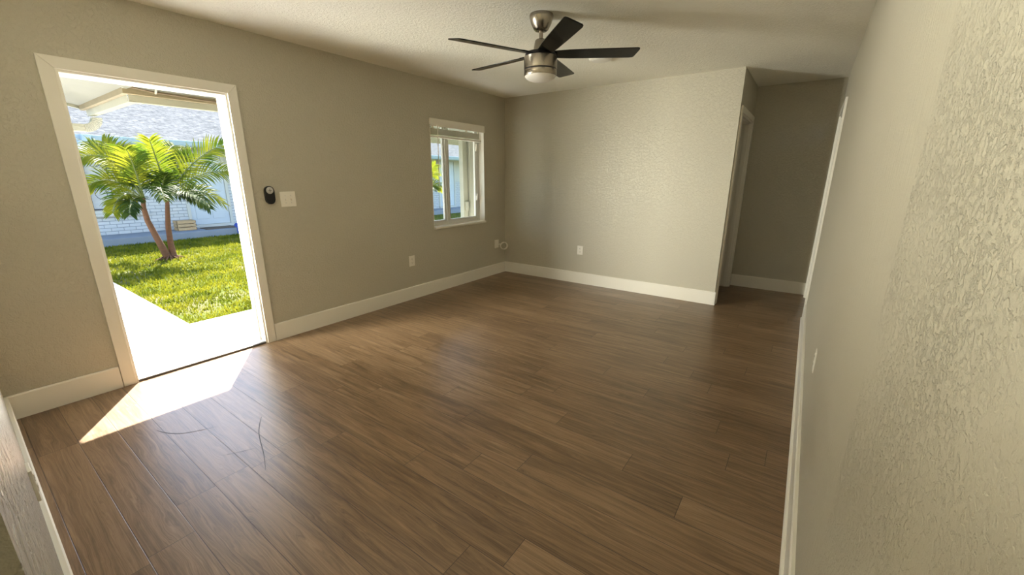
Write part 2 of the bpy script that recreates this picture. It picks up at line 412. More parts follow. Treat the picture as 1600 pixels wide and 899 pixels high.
# front door casing, jamb and threshold
def casing(name, x, sgn, y0, y1, z, wd, th=0.018, mat=None):
    """U-shaped mitred casing on plane x around opening y0..y1, head at z"""
    bb = BM()
    X0, X1 = x, x + sgn * th
    v = (X1 - X0, 0, 0)
    bb.prism([(X0, y0 - wd, 0), (X0, y0, 0), (X0, y0, z), (X0, y0 - wd, z + wd)], v, 0.003)
    bb.prism([(X0, y1, 0), (X0, y1 + wd, 0), (X0, y1 + wd, z + wd), (X0, y1, z)], v, 0.003)
    bb.prism([(X0, y0 - wd, z + wd), (X0, y0, z), (X0, y1, z), (X0, y1 + wd, z + wd)], v, 0.003)
    return struct(bb.done(name, mat or M_TRIM))
casing('trim_1', 0, 1, DY0, DY1, ZO, 0.066, 0.018)
b = BM(); j = 0.014
b.box((-0.16, DY0, 0), (0.004, DY0 + j, ZO - j)); b.box((-0.16, DY1 - j, 0), (0.004, DY1, ZO - j)); b.box((-0.16, DY0, ZO - j), (0.004, DY1, ZO))
# stop beads
b.box((-0.11, DY0 + j, 0), (-0.075, DY0 + j + 0.010, ZO - j), 0.002); b.box((-0.11, DY1 - j - 0.010, 0), (-0.075, DY1 - j, ZO - j), 0.002)
struct(b.done('trim_2', M_TRIM))
b = BM(); b.prism([(-0.20, DY0 + j, -0.04), (-0.02, DY0 + j, -0.04), (-0.02, DY0 + j, 0.012), (-0.06, DY0 + j, 0.016), (-0.10, DY0 + j, 0.016), (-0.20, DY0 + j, -0.012)], (0, DY1 - DY0 - 2 * j, 0), 0.002)
struct(b.done('trim_3', M_SILL))
b = BM(); b.prism([(-0.012, DY0 + j, 0), (0.006, DY0 + j, 0), (0.006, DY0 + j, 0.016), (-0.012, DY0 + j, 0.0165)], (0, DY1 - DY0 - 2 * j, 0)); struct(b.done('trim_4', M_TSTRIP))
# hall doors
casing('trim_5', XB, 1, HY0, HY1, HZ, 0.066, 0.018)
b = BM(); b.box((XB - 0.112, HY0, 0), (XB + 0.004, HY0 + j, HZ - j)); b.box((XB - 0.112, HY1 - j, 0), (XB + 0.004, HY1, HZ - j)); b.box((XB - 0.112, HY0, HZ - j), (XB + 0.004, HY1, HZ))
b.box((XB - 0.06, HY1 - j - 0.012, 0), (XB - 0.022, HY1 - j, HZ - j), 0.002); b.box((XB - 0.06, HY0 + j, HZ - j - 0.012), (XB - 0.022, HY1 - j, HZ - j), 0.002)
b.box((XB - 0.06, HY0 + j, 0), (XB - 0.022, HY0 + j + 0.012, HZ - j), 0.002)
struct(b.done('trim_6', M_TRIM))
casing('trim_7', W, -1, RY0, RY1, RZ, 0.066, 0.018)
b = BM(); b.box((W - 0.004, RY0, 0), (W + 0.112, RY0 + j, RZ - j)); b.box((W - 0.004, RY1 - j, 0), (W + 0.112, RY1, RZ - j)); b.box((W - 0.004, RY0, RZ - j), (W + 0.112, RY1, RZ))
struct(b.done('trim_8', M_TRIM))
def door_leaf(name, hinge, ang, wd, z1):
    # leaf built along +x from its hinge, then swung open about it
    bb = BM(); bb.box((0.0, -0.0175, 0.008), (wd, 0.0175, z1), 0.003)
    for sg in (-1, 1):
        for a, c in ((0.14, 0.46), (0.54, 0.86)):
            for za, zb in ((0.14, 0.80), (0.95, 1.55), (1.66, 1.90)): bb.box((a * wd, sg * 0.0175 - 0.004, za), (c * wd, sg * 0.0175 + 0.004, zb), 0.003)
    d = struct(bb.done(name, M_DOORW))
    for sg in (-1, 1):
        k = BM(); k.lathe([(r, sg * (0.0175 + q)) for r, q in [(0.030, -0.001), (0.030, 0.006), (0.012, 0.010), (0.012, 0.030), (0.024, 0.038), (0.028, 0.050), (0.022, 0.062), (0.008, 0.066)]], (wd - 0.06, 0, 1.0), 'y', 20)
        kn = k.done('door_knob', M_BLK, d, True); kn['label'] = 'black round door knob'
    d.location = hinge; d.rotation_euler.z = ang
    return d
door_leaf('door_1', (XB - 0.115, HY0 + j + 0.02, 0), math.radians(176), HY1 - HY0 - 2 * j - 0.006, HZ - j - 0.003)
door_leaf('door_2', (W + 0.115, RY0 + j + 0.02, 0), math.radians(4), RY1 - RY0 - 2 * j - 0.006, RZ - j - 0.003)
b = BM(); b.box((XB - 0.020, HY0 + j - 0.002, 0.965), (XB + 0.008, HY0 + j + 0.005, 1.035), 0.002); struct(b.done('trim_10', M_BLK))
# window: frame, sashes, panes, sill
b = BM()
xg = -0.10
b.box((xg - 0.045, WY0, WZ0), (xg + 0.01, WY0 + 0.055, WZ1), 0.003); b.box((xg - 0.045, WY1 - 0.055, WZ0), (xg + 0.01, WY1, WZ1), 0.003)
b.box((xg - 0.044, WY0 + 0.053, WZ0 + 0.001), (xg + 0.009, WY1 - 0.053, WZ0 + 0.045), 0.002); b.box((xg - 0.044, WY0 + 0.053, WZ1 - 0.045), (xg + 0.009, WY1 - 0.053, WZ1 - 0.001), 0.002)
win = struct(b.done('window_1', M_ALU))
YM = 3.815
b = BM(); b.box((xg - 0.03, YM - 0.03, WZ0 + 0.045), (xg + 0.022, YM + 0.03, WZ1 - 0.045), 0.004); b.box((xg + 0.022, YM + 0.004, WZ0 + 0.05), (xg + 0.028, YM + 0.024, WZ1 - 0.05), 0.002); b.done('mullion', M_ALU, win)
for y0, y1 in ((WY0 + 0.055, YM - 0.03), (YM + 0.03, WY1 - 0.055)):
    b = BM(); q = 0.022
    b.box((xg - 0.025, y0, WZ0 + 0.045), (xg + 0.005, y0 + q, WZ1 - 0.045), 0.002); b.box((xg - 0.025, y1 - q, WZ0 + 0.045), (xg + 0.005, y1, WZ1 - 0.045), 0.002)
    b.box((xg - 0.024, y0 + q - 0.002, WZ0 + 0.045), (xg + 0.004, y1 - q + 0.002, WZ0 + 0.045 + q), 0.001); b.box((xg - 0.024, y0 + q - 0.002, WZ1 - 0.045 - q), (xg + 0.004, y1 - q + 0.002, WZ1 - 0.045), 0.001)
    s = b.done('sash', M_ALU, win)
    b = BM(); b.box((xg - 0.014, y0 + q - 0.004, WZ0 + 0.063), (xg - 0.009, y1 - q + 0.004, WZ1 - 0.063)); b.done('pane', M_GLASS, s)
for z in (1.08, 1.72):
    b = BM(); b.box((xg + 0.008, WY1 - 0.075, z), (xg + 0.026, WY1 - 0.05, z + 0.06), 0.003); b.box((xg + 0.02, WY1 - 0.071, z + 0.02), (xg + 0.034, WY1 - 0.058, z + 0.09), 0.003); b.done('latch', M_PLATE, win)
b = BM(); b.prism([(-0.14, WY0 - 0.0, WZ0 - 0.002), (0.022, WY0 - 0.0, WZ0 - 0.022), (0.026, WY0, WZ0 - 0.006), (0.022, WY0, WZ0 + 0.004), (-0.088, WY0, WZ0 + 0.006)], (0, WY1 - WY0, 0)); b.done('window_sill', M_TRIM, win)
# painted white reveals
b = BM(); b.box((-0.088, WY1 - 0.004, WZ0 + 0.004), (0.0015, WY1 + 0.001, WZ1)); b.box((-0.088, WY0 - 0.001, WZ0 + 0.004), (0.0015, WY0 + 0.004, WZ1)); b.box((-0.088, WY0, WZ1 - 0.004), (0.0015, WY1, WZ1 + 0.001)); b.done('reveal', M_TRIM, win)

# ------------------------------------------------------------------ objects on the walls
def blind():
    t = empty('window_blind', (0.0, 3.93, 1.84), 'raised white slatted blind bunched under its headrail at the top of the window', 'blind')
    hb = BM(); hb.box((-0.03, 3.47, 1.965), (0.018, 4.42, 2.025), 0.004); hb.box((0.018, 3.462, 1.948), (0.026, 4.428, 2.030), 0.002); hb.done('headrail', M_PLATE, t)
    for k, yy in enumerate((3.52, 4.10, 4.33)):
        c = BM(); c.box((-0.012, yy - 0.012, 1.925), (0.004, yy + 0.012, 1.97), 0.002); c.done('ladder_cord', M_PLATE, t)
    for k in range(11):
        z = 1.924 - k * 0.0066
        s = BM(); dy = random.uniform(-0.004, 0.004)
        s.prism([(-0.026, 3.475 + dy, z), (0.0, 3.475 + dy, z + 0.0035), (0.024, 3.475 + dy, z), (0.024, 3.475 + dy, z + 0.0022), (0.0, 3.475 + dy, z + 0.0057), (-0.026, 3.475 + dy, z + 0.0022)], (0, 0.885, 0))
        s.done('slat', M_PLATE, t)
    r = BM(); r.box((-0.028, 3.475, 1.828), (0.026, 4.36, 1.848), 0.004); r.done('bottom_rail', M_PLATE, t)
    w = BM(); w.tube([(0.036, 3.566, 1.955), (0.036, 3.564, 1.86), (0.036, 3.560, 1.6), (0.036, 3.556, 1.285)], 0.0042, 8); w.box((0.024, 3.560, 1.945), (0.042, 3.572, 1.962), 0.002); w.done('tilt_wand', M_PLATE, t, True)
blind()
def wall_plate(name, o, u, n, w, h, kind, label, group=None, th=0.006, cat='outlet'):
    """o = centre on the wall, u = horizontal axis, n = outward normal"""
    o, u, n = Vector(o), Vector(u), Vector(n); up = Vector((0, 0, 1))
    t = empty(name, o - up * h / 2, label, cat, group)
    def bx(bm, u0, u1, z0, z1, d0, d1, bev):
        p = [o + u * a + n * d + up * z for a in (u0, u1) for d in (d0, d1) for z in (z0, z1)]
        bm.box([min(q[i] for q in p) for i in range(3)], [max(q[i] for q in p) for i in range(3)], bev)
    pl = BM(); bx(pl, -w / 2, w / 2, -h / 2, h / 2, -0.001, th, 0.0025); pl.done('plate', M_PLATE, t)
    if kind == 'outlet':
        for zc in (-0.021, 0.021):
            s = BM(); bx(s, -0.0165, 0.0165, zc - 0.014, zc + 0.014, th, th + 0.0025, 0.002); so = s.done('socket', M_PLATE, t)
            q = BM(); bx(q, -0.008, -0.0055, zc - 0.003, zc + 0.007, th + 0.002, th + 0.003, 0); bx(q, 0.0055, 0.008, zc - 0.003, zc + 0.007, th + 0.002, th + 0.003, 0); bx(q, -0.002, 0.002, zc - 0.010, zc - 0.006, th + 0.002, th + 0.003, 0)
            q.done('slots', M_SLOT, so)
    if kind == 'switch':
        for uc in (-0.023, 0.023):
            fr = BM(); bx(fr, uc - 0.006, uc + 0.006, -0.013, 0.013, th - 0.001, th + 0.0015, 0.001); fo = fr.done('switch_frame', M_PLATE, t)
            tg = BM(); c = o + u * uc + n * th
            tg.prism([c + u * -0.0038 + up * 0.005, c + u * -0.0038 + up * -0.006, c + u * -0.0038 + up * -0.013 + n * 0.014, c + u * -0.0038 + up * -0.004 + n * 0.016], u * 0.0076, 0.001); tg.done('toggle', M_PLATE, fo)
            for zz in (-0.030, 0.030):
                sc = BM(); bx(sc, uc - 0.003, uc + 0.003, zz - 0.003, zz + 0.003, th, th + 0.0012, 0.001); sc.done('screw', M_SILVER, t)
    return t
wall_plate('light_switch', (0, 1.789, 1.203), (0, 1, 0), (1, 0, 0), 0.128, 0.126, 'switch', 'square white wall plate with two toggle switches beside the front door', cat='light switch')
wall_plate('wall_outlet', (0, 3.098, 0.452), (0, 1, 0), (1, 0, 0), 0.082, 0.122, 'outlet', 'white outlet low on the left wall between door and window')
wall_plate('wall_outlet', (1.246, YB, 0.45), (1, 0, 0), (0, -1, 0), 0.082, 0.118, 'outlet', 'white outlet low on the back wall above its baseboard')
wall_plate('wall_outlet', (W, 2.39, 0.515), (0, 1, 0), (-1, 0, 0), 0.058, 0.115, 'outlet', 'white outlet seen edge-on, low on the smooth right wall', th=0.004)
wall_plate('wall_outlet', (1.57, yf(1.57), 0.36), (1, 0, 0), (0, 1, 0), 0.078, 0.122, 'outlet', 'white outlet seen edge-on, above the near left baseboard', th=0.009)
def doorbell():
    t = empty('entry_keypad', (0, 1.640, 1.165), 'black oval wall gadget with a round silver button, right of the front door', 'keypad')
    def stadium(r, h, n=14): 
        p = [(r * math.cos(a), h + r * math.sin(a)) for a in [PI * k / n for k in range(n + 1)]]
        return p + [(r * math.cos(a), -h + r * math.sin(a)) for a in [PI + PI * k / n for k in range(n + 1)]]
    bb = BM(); bb.prism([(-0.001, 1.640 + a, 1.241 + z) for a, z in stadium(0.037, 0.036)], (0.024, 0, 0), 0.004); body = bb.done('body', M_BLK, t, True)
    k = BM(); k.lathe([(0.0275, 0.022), (0.0275, 0.026), (0.024, 0.028), (0.006, 0.0285)], (0, 1.640, 1.279), 'x', 28); bt = k.done('button', M_SILVER, t, True); bt['label'] = 'round silver button'
    q = BM(); q.box((0.028, 1.6385, 1.266), (0.0292, 1.6415, 1.292)); q.box((0.028, 1.627, 1.2775), (0.0292, 1.653, 1.2805)); q.done('mark', M_SLOT, bt)
doorbell()
def cable_plate():
    t = empty('cable_plate', (0, 4.70, 0.385), 'white wall plate with a short loop of coiled white cable near the back corner', 'cable plate')
    p = BM(); p.box((-0.001, 4.655, 0.388), (0.010, 4.745, 0.505), 0.003); p.done('plate', M_PLATE, t)
    pts = [(0.006, 4.72, 0.43), (0.03, 4.735, 0.44), (0.05, 4.75, 0.445)]
    cc = Vector((0.055, 4.805, 0.410)); ax1 = Vector((0.35, 0.75, -0.45)).normalized(); ax2 = Vector((0.25, 0.45, 0.85)); ax2 = (ax2 - ax1 * ax2.dot(ax1)).normalized(); nn = ax1.cross(ax2)
    for k in range(0, 73):
        a = PI + 2 * PI * k / 24; pts.append(cc + ax1 * 0.056 * math.cos(a) + ax2 * 0.050 * math.sin(a) + nn * (0.010 * (k / 24.0 - 1)))
    c = BM(); c.tube(pts, 0.0065, 8); c.done('cable_coil', M_PLATE, t, True)
cable_plate()
# scratches on the floor
def scratch(pts, w):
    b = BM(); pts = [Vector(p) for p in pts]
    P = []
    for i in range(len(pts) - 1):
        for s in range(8):
            t = s / 8; p0 = pts[max(i - 1, 0)]; p1 = pts[i]; p2 = pts[i + 1]; p3 = pts[min(i + 2, len(pts) - 1)]
            P.append(0.5 * ((2 * p1) + (p2 - p0) * t + (2 * p0 - 5 * p1 + 4 * p2 - p3) * t * t + (3 * p1 - p0 - 3 * p2 + p3) * t ** 3))
    P.append(pts[-1]); n = len(P); vs = []
    for i, p in enumerate(P):
        d = (P[min(i + 1, n - 1)] - P[max(i - 1, 0)]); d.z = 0; d.normalize(); s = Vector((-d.y, d.x, 0)); ww = 0.9 * w * (0.35 + 0.65 * math.sin(PI * (i + 0.5) / n))
        vs += [p + s * ww, p - s * ww]
    vs2 = [(v.x, v.y, 0.0008) for v in vs]
    b.faces_from(vs2, [(2 * i, 2 * i + 1, 2 * i + 3, 2 * i + 2) for i in range(n - 1)])
    o = b.done('scratch', M_SCR, floor); o['label'] = 'thin dark curved scratch'
scratch([(0.818, 0.478, 0), (0.898, 0.505, 0), (0.979, 0.564, 0), (1.055, 0.693, 0)], 0.0022)
scratch([(1.150, 0.890, 0), (1.215, 0.850, 0), (1.332, 0.795, 0), (1.524, 0.733, 0), (1.657, 0.682, 0)], 0.0022)
scratch([(1.36, 0.600, 0), (1.40, 0.66, 0), (1.44, 0.735, 0)], 0.0012)

# ------------------------------------------------------------------ ceiling fan
def fan(cx, cy):
    t = empty('ceiling_fan', (cx, cy, H), 'five-blade ceiling fan with black blades, brushed nickel motor and a frosted light', 'ceiling fan')
    c = (cx, cy, 0)
    b = BM(); b.lathe([(0.078, 2.44), (0.080, 2.432), (0.079, 2.42), (0.068, 2.385), (0.050, 2.352), (0.040, 2.343), (0.018, 2.340)], c); b.done('canopy', M_NICK, t, True)
    b = BM(); b.lathe([(0.0135, 2.35), (0.0135, 2.27)], c, n=20); b.done('downrod', M_NICK, t, True)
    b = BM(); b.lathe([(0.016, 2.292), (0.034, 2.290), (0.040, 2.283), (0.046, 2.25), (0.056, 2.205), (0.060, 2.195)], c); b.done('coupling_cover', M_NICK, t, True)
    b = BM(); b.lathe([(0.050, 2.215), (0.098, 2.210), (0.106, 2.200), (0.108, 2.180), (0.05, 2.178)], c); b.done('rotor', M_BLK, t, True)
    b = BM(); b.lathe([(0.06, 2.186), (0.109, 2.186), (0.113, 2.183), (0.1135, 2.115), (0.1125, 2.108), (0.105, 2.106)], c, n=56); m = b.done('motor_housing', M_NICK, t, True)
    b = BM(); b.lathe([(0.104, 2.110), (0.109, 2.107), (0.109, 2.100), (0.104, 2.098)], c, n=56); b.done('groove', M_BLK, m, True)
    b = BM(); b.lathe([(0.105, 2.103), (0.112, 2.100), (0.1125, 2.075), (0.110, 2.066), (0.103, 2.064)], c, n=56); b.done('light_ring', M_NICK, t, True)
    b = BM(); b.lathe([(0.108, 2.068)] + [(0.107 * math.cos(a), 2.068 - 0.040 * math.sin(a)) for a in [k * PI / 2 / 10 for k in range(1, 10)]] + [(0.004, 2.028)], c, n=48); b.done('light_lens', M_LENS, t, True)
    zb = 2.200
    for k in range(5):
        a = math.radians(30 + 72 * k - 0)
        e = Vector((math.cos(a), math.sin(a), 0)); s = Vector((math.sin(a), -math.cos(a), 0))   # s: clockwise side
        tilt = math.radians(11); sv = s * math.cos(tilt) + Vector((0, 0, 1)) * math.sin(tilt)
        nz = e.cross(sv); nz = nz if nz.z > 0 else -nz
        o0 = Vector((cx, cy, zb))
        out = [(0.085, -0.046), (0.20, -0.056), (0.42, -0.061), (0.602, -0.064), (0.622, -0.060), (0.632, -0.050), (0.655, 0.045), (0.652, 0.058), (0.640, 0.064), (0.42, 0.061), (0.20, 0.056), (0.085, 0.046)]
        b = BM(); b.prism([o0 + e * r + sv * w - nz * 0.003 for r, w in out], nz * 0.006, 0.0015)
        bl = b.done('blade', M_BLADE, t)
        b = BM(); b.prism([o0 + e * r + sv * w + nz * 0.003 for r, w in [(0.07, -0.03), (0.16, -0.034), (0.175, -0.02), (0.175, 0.02), (0.16, 0.034), (0.07, 0.03)]], nz * 0.004, 0.001); b.done('blade_bracket', M_BLK, bl)
fan(1.976, 2.644)
b = BM(); b.lathe([(0.104, H + 0.001), (0.106, H - 0.009), (0.103, H - 0.016), (0.092, H - 0.022), (0.086, H - 0.019)], (1.885, 3.83, 0), n=40)
t = empty('ceiling_light', (1.885, 3.83, H), 'small round white disc light flush on the ceiling behind the fan', 'ceiling light')
b.done('trim_ring', M_PLATE, t, True)
b = BM(); b.lathe([(0.088, H - 0.014)] + [(0.088 * math.cos(a), H - 0.019 - 0.010 * math.sin(a)) for a in [k * PI / 12 for k in range(0, 6)]] + [(0.003, H - 0.029)], (1.885, 3.83, 0), n=40); b.done('diffuser', M_LENS, t, True)

# ------------------------------------------------------------------ outdoors: ground
ZW = -0.05; ZG = -0.09
b = BM(); b.box((-1.27, -6, ZW - 0.12), (-0.15, 16, ZW)); b.box((-1.2702, -1.6, ZW - 0.12), (-8.6, 1.27, ZW - 0.001)); walk = b.done('walkway', M_CONC); tag(walk, 'pale concrete walkway outside the front door, sunlit', 'walkway', kind='structure')
b = BM(); b.box((-30, -14, ZG - 0.2), (-0.16, 26, ZG - 0.01)); ground = b.done('ground', M_SOIL); tag(ground, 'turf ground of the courtyard', 'ground', kind='structure')
def grass():
    vs = []; fs = []; rnd = random.Random(3)
    def blade(x, y, h):
        a = rnd.uniform(0, 2 * PI); w = rnd.uniform(0.004, 0.008) * (1 + h * 4); dx, dy = math.cos(a) * w, math.sin(a) * w
        l = rnd.uniform(0.1, 0.9) * h; a2 = rnd.uniform(0, 2 * PI); lx, ly = math.cos(a2) * l, math.sin(a2) * l; i = len(vs); z = ZG - 0.012
        vs.extend([(x - dx, y - dy, z), (x + dx, y + dy, z), (x + dx * .7 + lx * .4, y + dy * .7 + ly * .4, z + h * .6), (x - dx * .7 + lx * .4, y - dy * .7 + ly * .4, z + h * .6), (x + lx, y + ly, z + h)])
        fs.extend([(i, i + 1, i + 2, i + 3), (i + 3, i + 2, i + 4)])
    # thin worn patches near the walk corner
    worn = [(-1.7, 1.5, 0.5), (-2.2, 2.3, 0.55), (-1.6, 2.3, 0.35), (-2.9, 2.9, 0.4), (-1.9, 1.7, 0.3)]
    n = 0
    while n < 46000:
        x = -1.3 - 7.2 * rnd.random() ** 1.5; y = rnd.uniform(1.29, 5.2)
        if rnd.random() < 0.12: y = rnd.uniform(5.2, 14)
        k = 1.0
        for wx, wy, wr in worn:
            d = math.hypot(x - wx, y - wy) / wr
            if d < 1: k = min(k, 0.25 + 0.6 * d)
        if rnd.random() > k: continue
        blade(x, y, rnd.uniform(0.03, 0.065) * (0.7 + 0.3 * k)); n += 1
    me = bpy.data.meshes.new('lawn_grass'); me.from_pydata(vs, [], fs); me.materials.append(M_GRASS)
    o = bpy.data.objects.new('lawn_grass', me); COL.objects.link(o); tag(o, 'short yellow-green lawn grass outside between the walkway and the white house', 'grass', kind='stuff')
grass()

# ------------------------------------------------------------------ outdoors: own eave, gutter, cable
XG = -0.76; YA = 1.06; ZS = 2.03; XC = -2.20
def eave():
    t = empty('porch_roof', (-0.15, 1.5, 2.2), 'cream painted porch soffit and roof edge above the front door, outside', 'porch roof')
    s = 0.33
    zr = lambda x: ZS + (x - XG) * s
    # main eave slab along the wall
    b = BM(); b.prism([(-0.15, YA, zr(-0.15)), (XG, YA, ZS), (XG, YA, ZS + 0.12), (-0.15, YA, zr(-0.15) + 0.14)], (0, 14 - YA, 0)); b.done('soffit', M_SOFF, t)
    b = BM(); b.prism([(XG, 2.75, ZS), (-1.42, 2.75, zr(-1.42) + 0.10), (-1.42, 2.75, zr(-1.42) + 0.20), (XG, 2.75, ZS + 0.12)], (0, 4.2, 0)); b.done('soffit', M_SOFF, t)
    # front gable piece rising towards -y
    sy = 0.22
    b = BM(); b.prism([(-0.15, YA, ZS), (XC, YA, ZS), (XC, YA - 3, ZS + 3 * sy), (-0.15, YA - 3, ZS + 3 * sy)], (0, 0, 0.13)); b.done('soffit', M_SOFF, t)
    b = BM(); b.prism([(XC - 0.03, YA + 0.02, ZS - 0.03), (XC, YA + 0.02, ZS - 0.03), (XC, YA - 3, ZS + 3 * sy - 0.03), (XC - 0.03, YA - 3, ZS + 3 * sy - 0.03)], (0, 0, 0.17)); b.done('rake_board', M_CREAM, t)
    b = BM(); b.prism([(-0.16, YA - 0.02, 2.238), (-0.18, YA, 2.23), (XG + 0.02, YA, ZS - 0.004), (XG + 0.02, YA - 0.03, ZS - 0.004)], (0, 0, 0.01)); b.done('valley_strip', M_CREAM, t)
    b = BM(); b.box((XG - 0.005, YA, ZS - 0.035), (XG + 0.03, 2.75, ZS + 0.12), 0.003); b.box((XC, YA - 0.03, ZS - 0.035), (XG + 0.03, YA + 0.005, ZS + 0.12), 0.003); f = b.done('fascia', plain('worn_fascia', (0.22, 0.18, 0.11), 0.6, var=0.25), t)
    # gutter along both edges
    g = empty('rain_gutter', (XG, YA, 1.94), 'cream rain gutter with ribbed downspout along the porch roof edge', 'gutter')
    prof = [(0, 0.09), (0, 0), (0.055, 0), (0.075, 0.03), (0.082, 0.05), (0.092, 0.09), (0.088, 0.09), (0.078, 0.05), (0.070, 0.032), (0.052, 0.005), (0.005, 0.005), (0.005, 0.09)]
    z0 = 1.945
    b = BM(); b.prism([(XG - 0.006 - a, YA + 0.03, z0 + z) for a, z in prof], (0, 2.72 - YA, 0)); b.done('trough', M_CREAM, g)
    b = BM(); b.prism([(XG - 0.05, YA + 0.006 + a, z0 + z) for a, z in prof], (XC - XG + 0.094, 0, 0)); b.box((XG - 0.0985, YA + 0.0055, z0 - 0.001), (XG - 0.0055, YA + 0.0985, z0 + 0.0065)); b.box((XG - 0.0125, YA + 0.0065, z0 + 0.002), (XG - 0.0055, YA + 0.041, z0 + 0.0895)); b.done('trough', M_CREAM, g)
    # elbow: comes out of the trough bottom and turns to run along -y under the gable
    cen = Vector((XC + 0.14, YA + 0.045, z0)); rb = BM(); nseg = 26; Rr = 0.10
    rings = []
    for k in range(nseg + 1):
        a = PI / 2 * k / nseg; rip = 0.0035 * (k % 2)
        p = cen + Vector((0, -Rr + Rr * math.cos(a), -Rr * math.sin(a) - 0.02)); tdir = Vector((0, -math.sin(a), -math.cos(a))); nrm = Vector((0, math.cos(a), -math.sin(a)))
        hw, hh = 0.045 + rip, 0.034 + rip
        rings.append([rb.b.verts.new(p + Vector((1, 0, 0)) * sx * hw + nrm * sn * hh) for sx, sn in ((-1, -1), (1, -1), (1, 1), (-1, 1))])
    for a, c in zip(rings, rings[1:]):
        for q in range(4): rb.b.faces.new((a[q], a[(q + 1) % 4], c[(q + 1) % 4], c[q]))
    rb.b.faces.new(rings[0][::-1]); rb.b.faces.new(rings[-1])
    rb.done('ribbed_elbow', M_CREAM, g)
    b = BM(); zc = cen.z - Rr - 0.02
    b.box((cen.x - 0.045, -2.4, zc - 0.034), (cen.x + 0.045, cen.y - Rr, zc + 0.034), 0.006); b.box((cen.x + 0.045, -2.4, zc - 0.012), (cen.x + 0.049, cen.y - Rr, zc + 0.012), 0.003); b.done('downspout', M_CREAM, g)
    c = BM(); c.tube([(XG + 0.06, YA + 0.02, ZS + 0.012), (XG + 0.052, YA + 0.15, ZS - 0.004), (XG + 0.055, YA + 0.3, ZS - 0.008), (XG + 0.05, YA + 0.5, ZS - 0.016), (XG + 0.05, YA + 0.8, ZS - 0.010), (XG + 0.05, YA + 1.4, ZS - 0.006)], 0.006, 8)
    cb = c.done('cable', M_CABLE, None, True, origin=(XG, YA, ZS)); tag(cb, 'thin tan cable running along the porch soffit above the door', 'cable')
    c = BM(); c.tube([(XG + 0.10, YA + 0.16, ZS + 0.05), (XG + 0.075, YA + 0.165, ZS + 0.01), (XG + 0.05, YA + 0.165, ZS - 0.012)], 0.008, 8); h = c.done('cable_clip', M_CREAM, cb, True)
eave()
# column outside the window
b = BM(); t = empty('porch_column', (-0.95, 5.18, ZW), 'square cream porch column outside the window, right pane', 'column')
b.box((-1.06, 5.19, ZW), (-0.90, 5.33, 2.2), 0.006); b.done('shaft', M_CREAM, t)
b = BM(); b.box((-1.02, 5.06, ZW), (-0.94, 5.17, 2.2), 0.004); b.done('side_board', M_CREAM, t)
b = BM(); b.box((-1.10, 5.03, ZW), (-0.86, 5.37, ZW + 0.16), 0.006); b.box((-0.94, 5.09, 0.86), (-0.91, 5.15, 1.0), 0.004); b.done('plinth', M_CREAM, t)

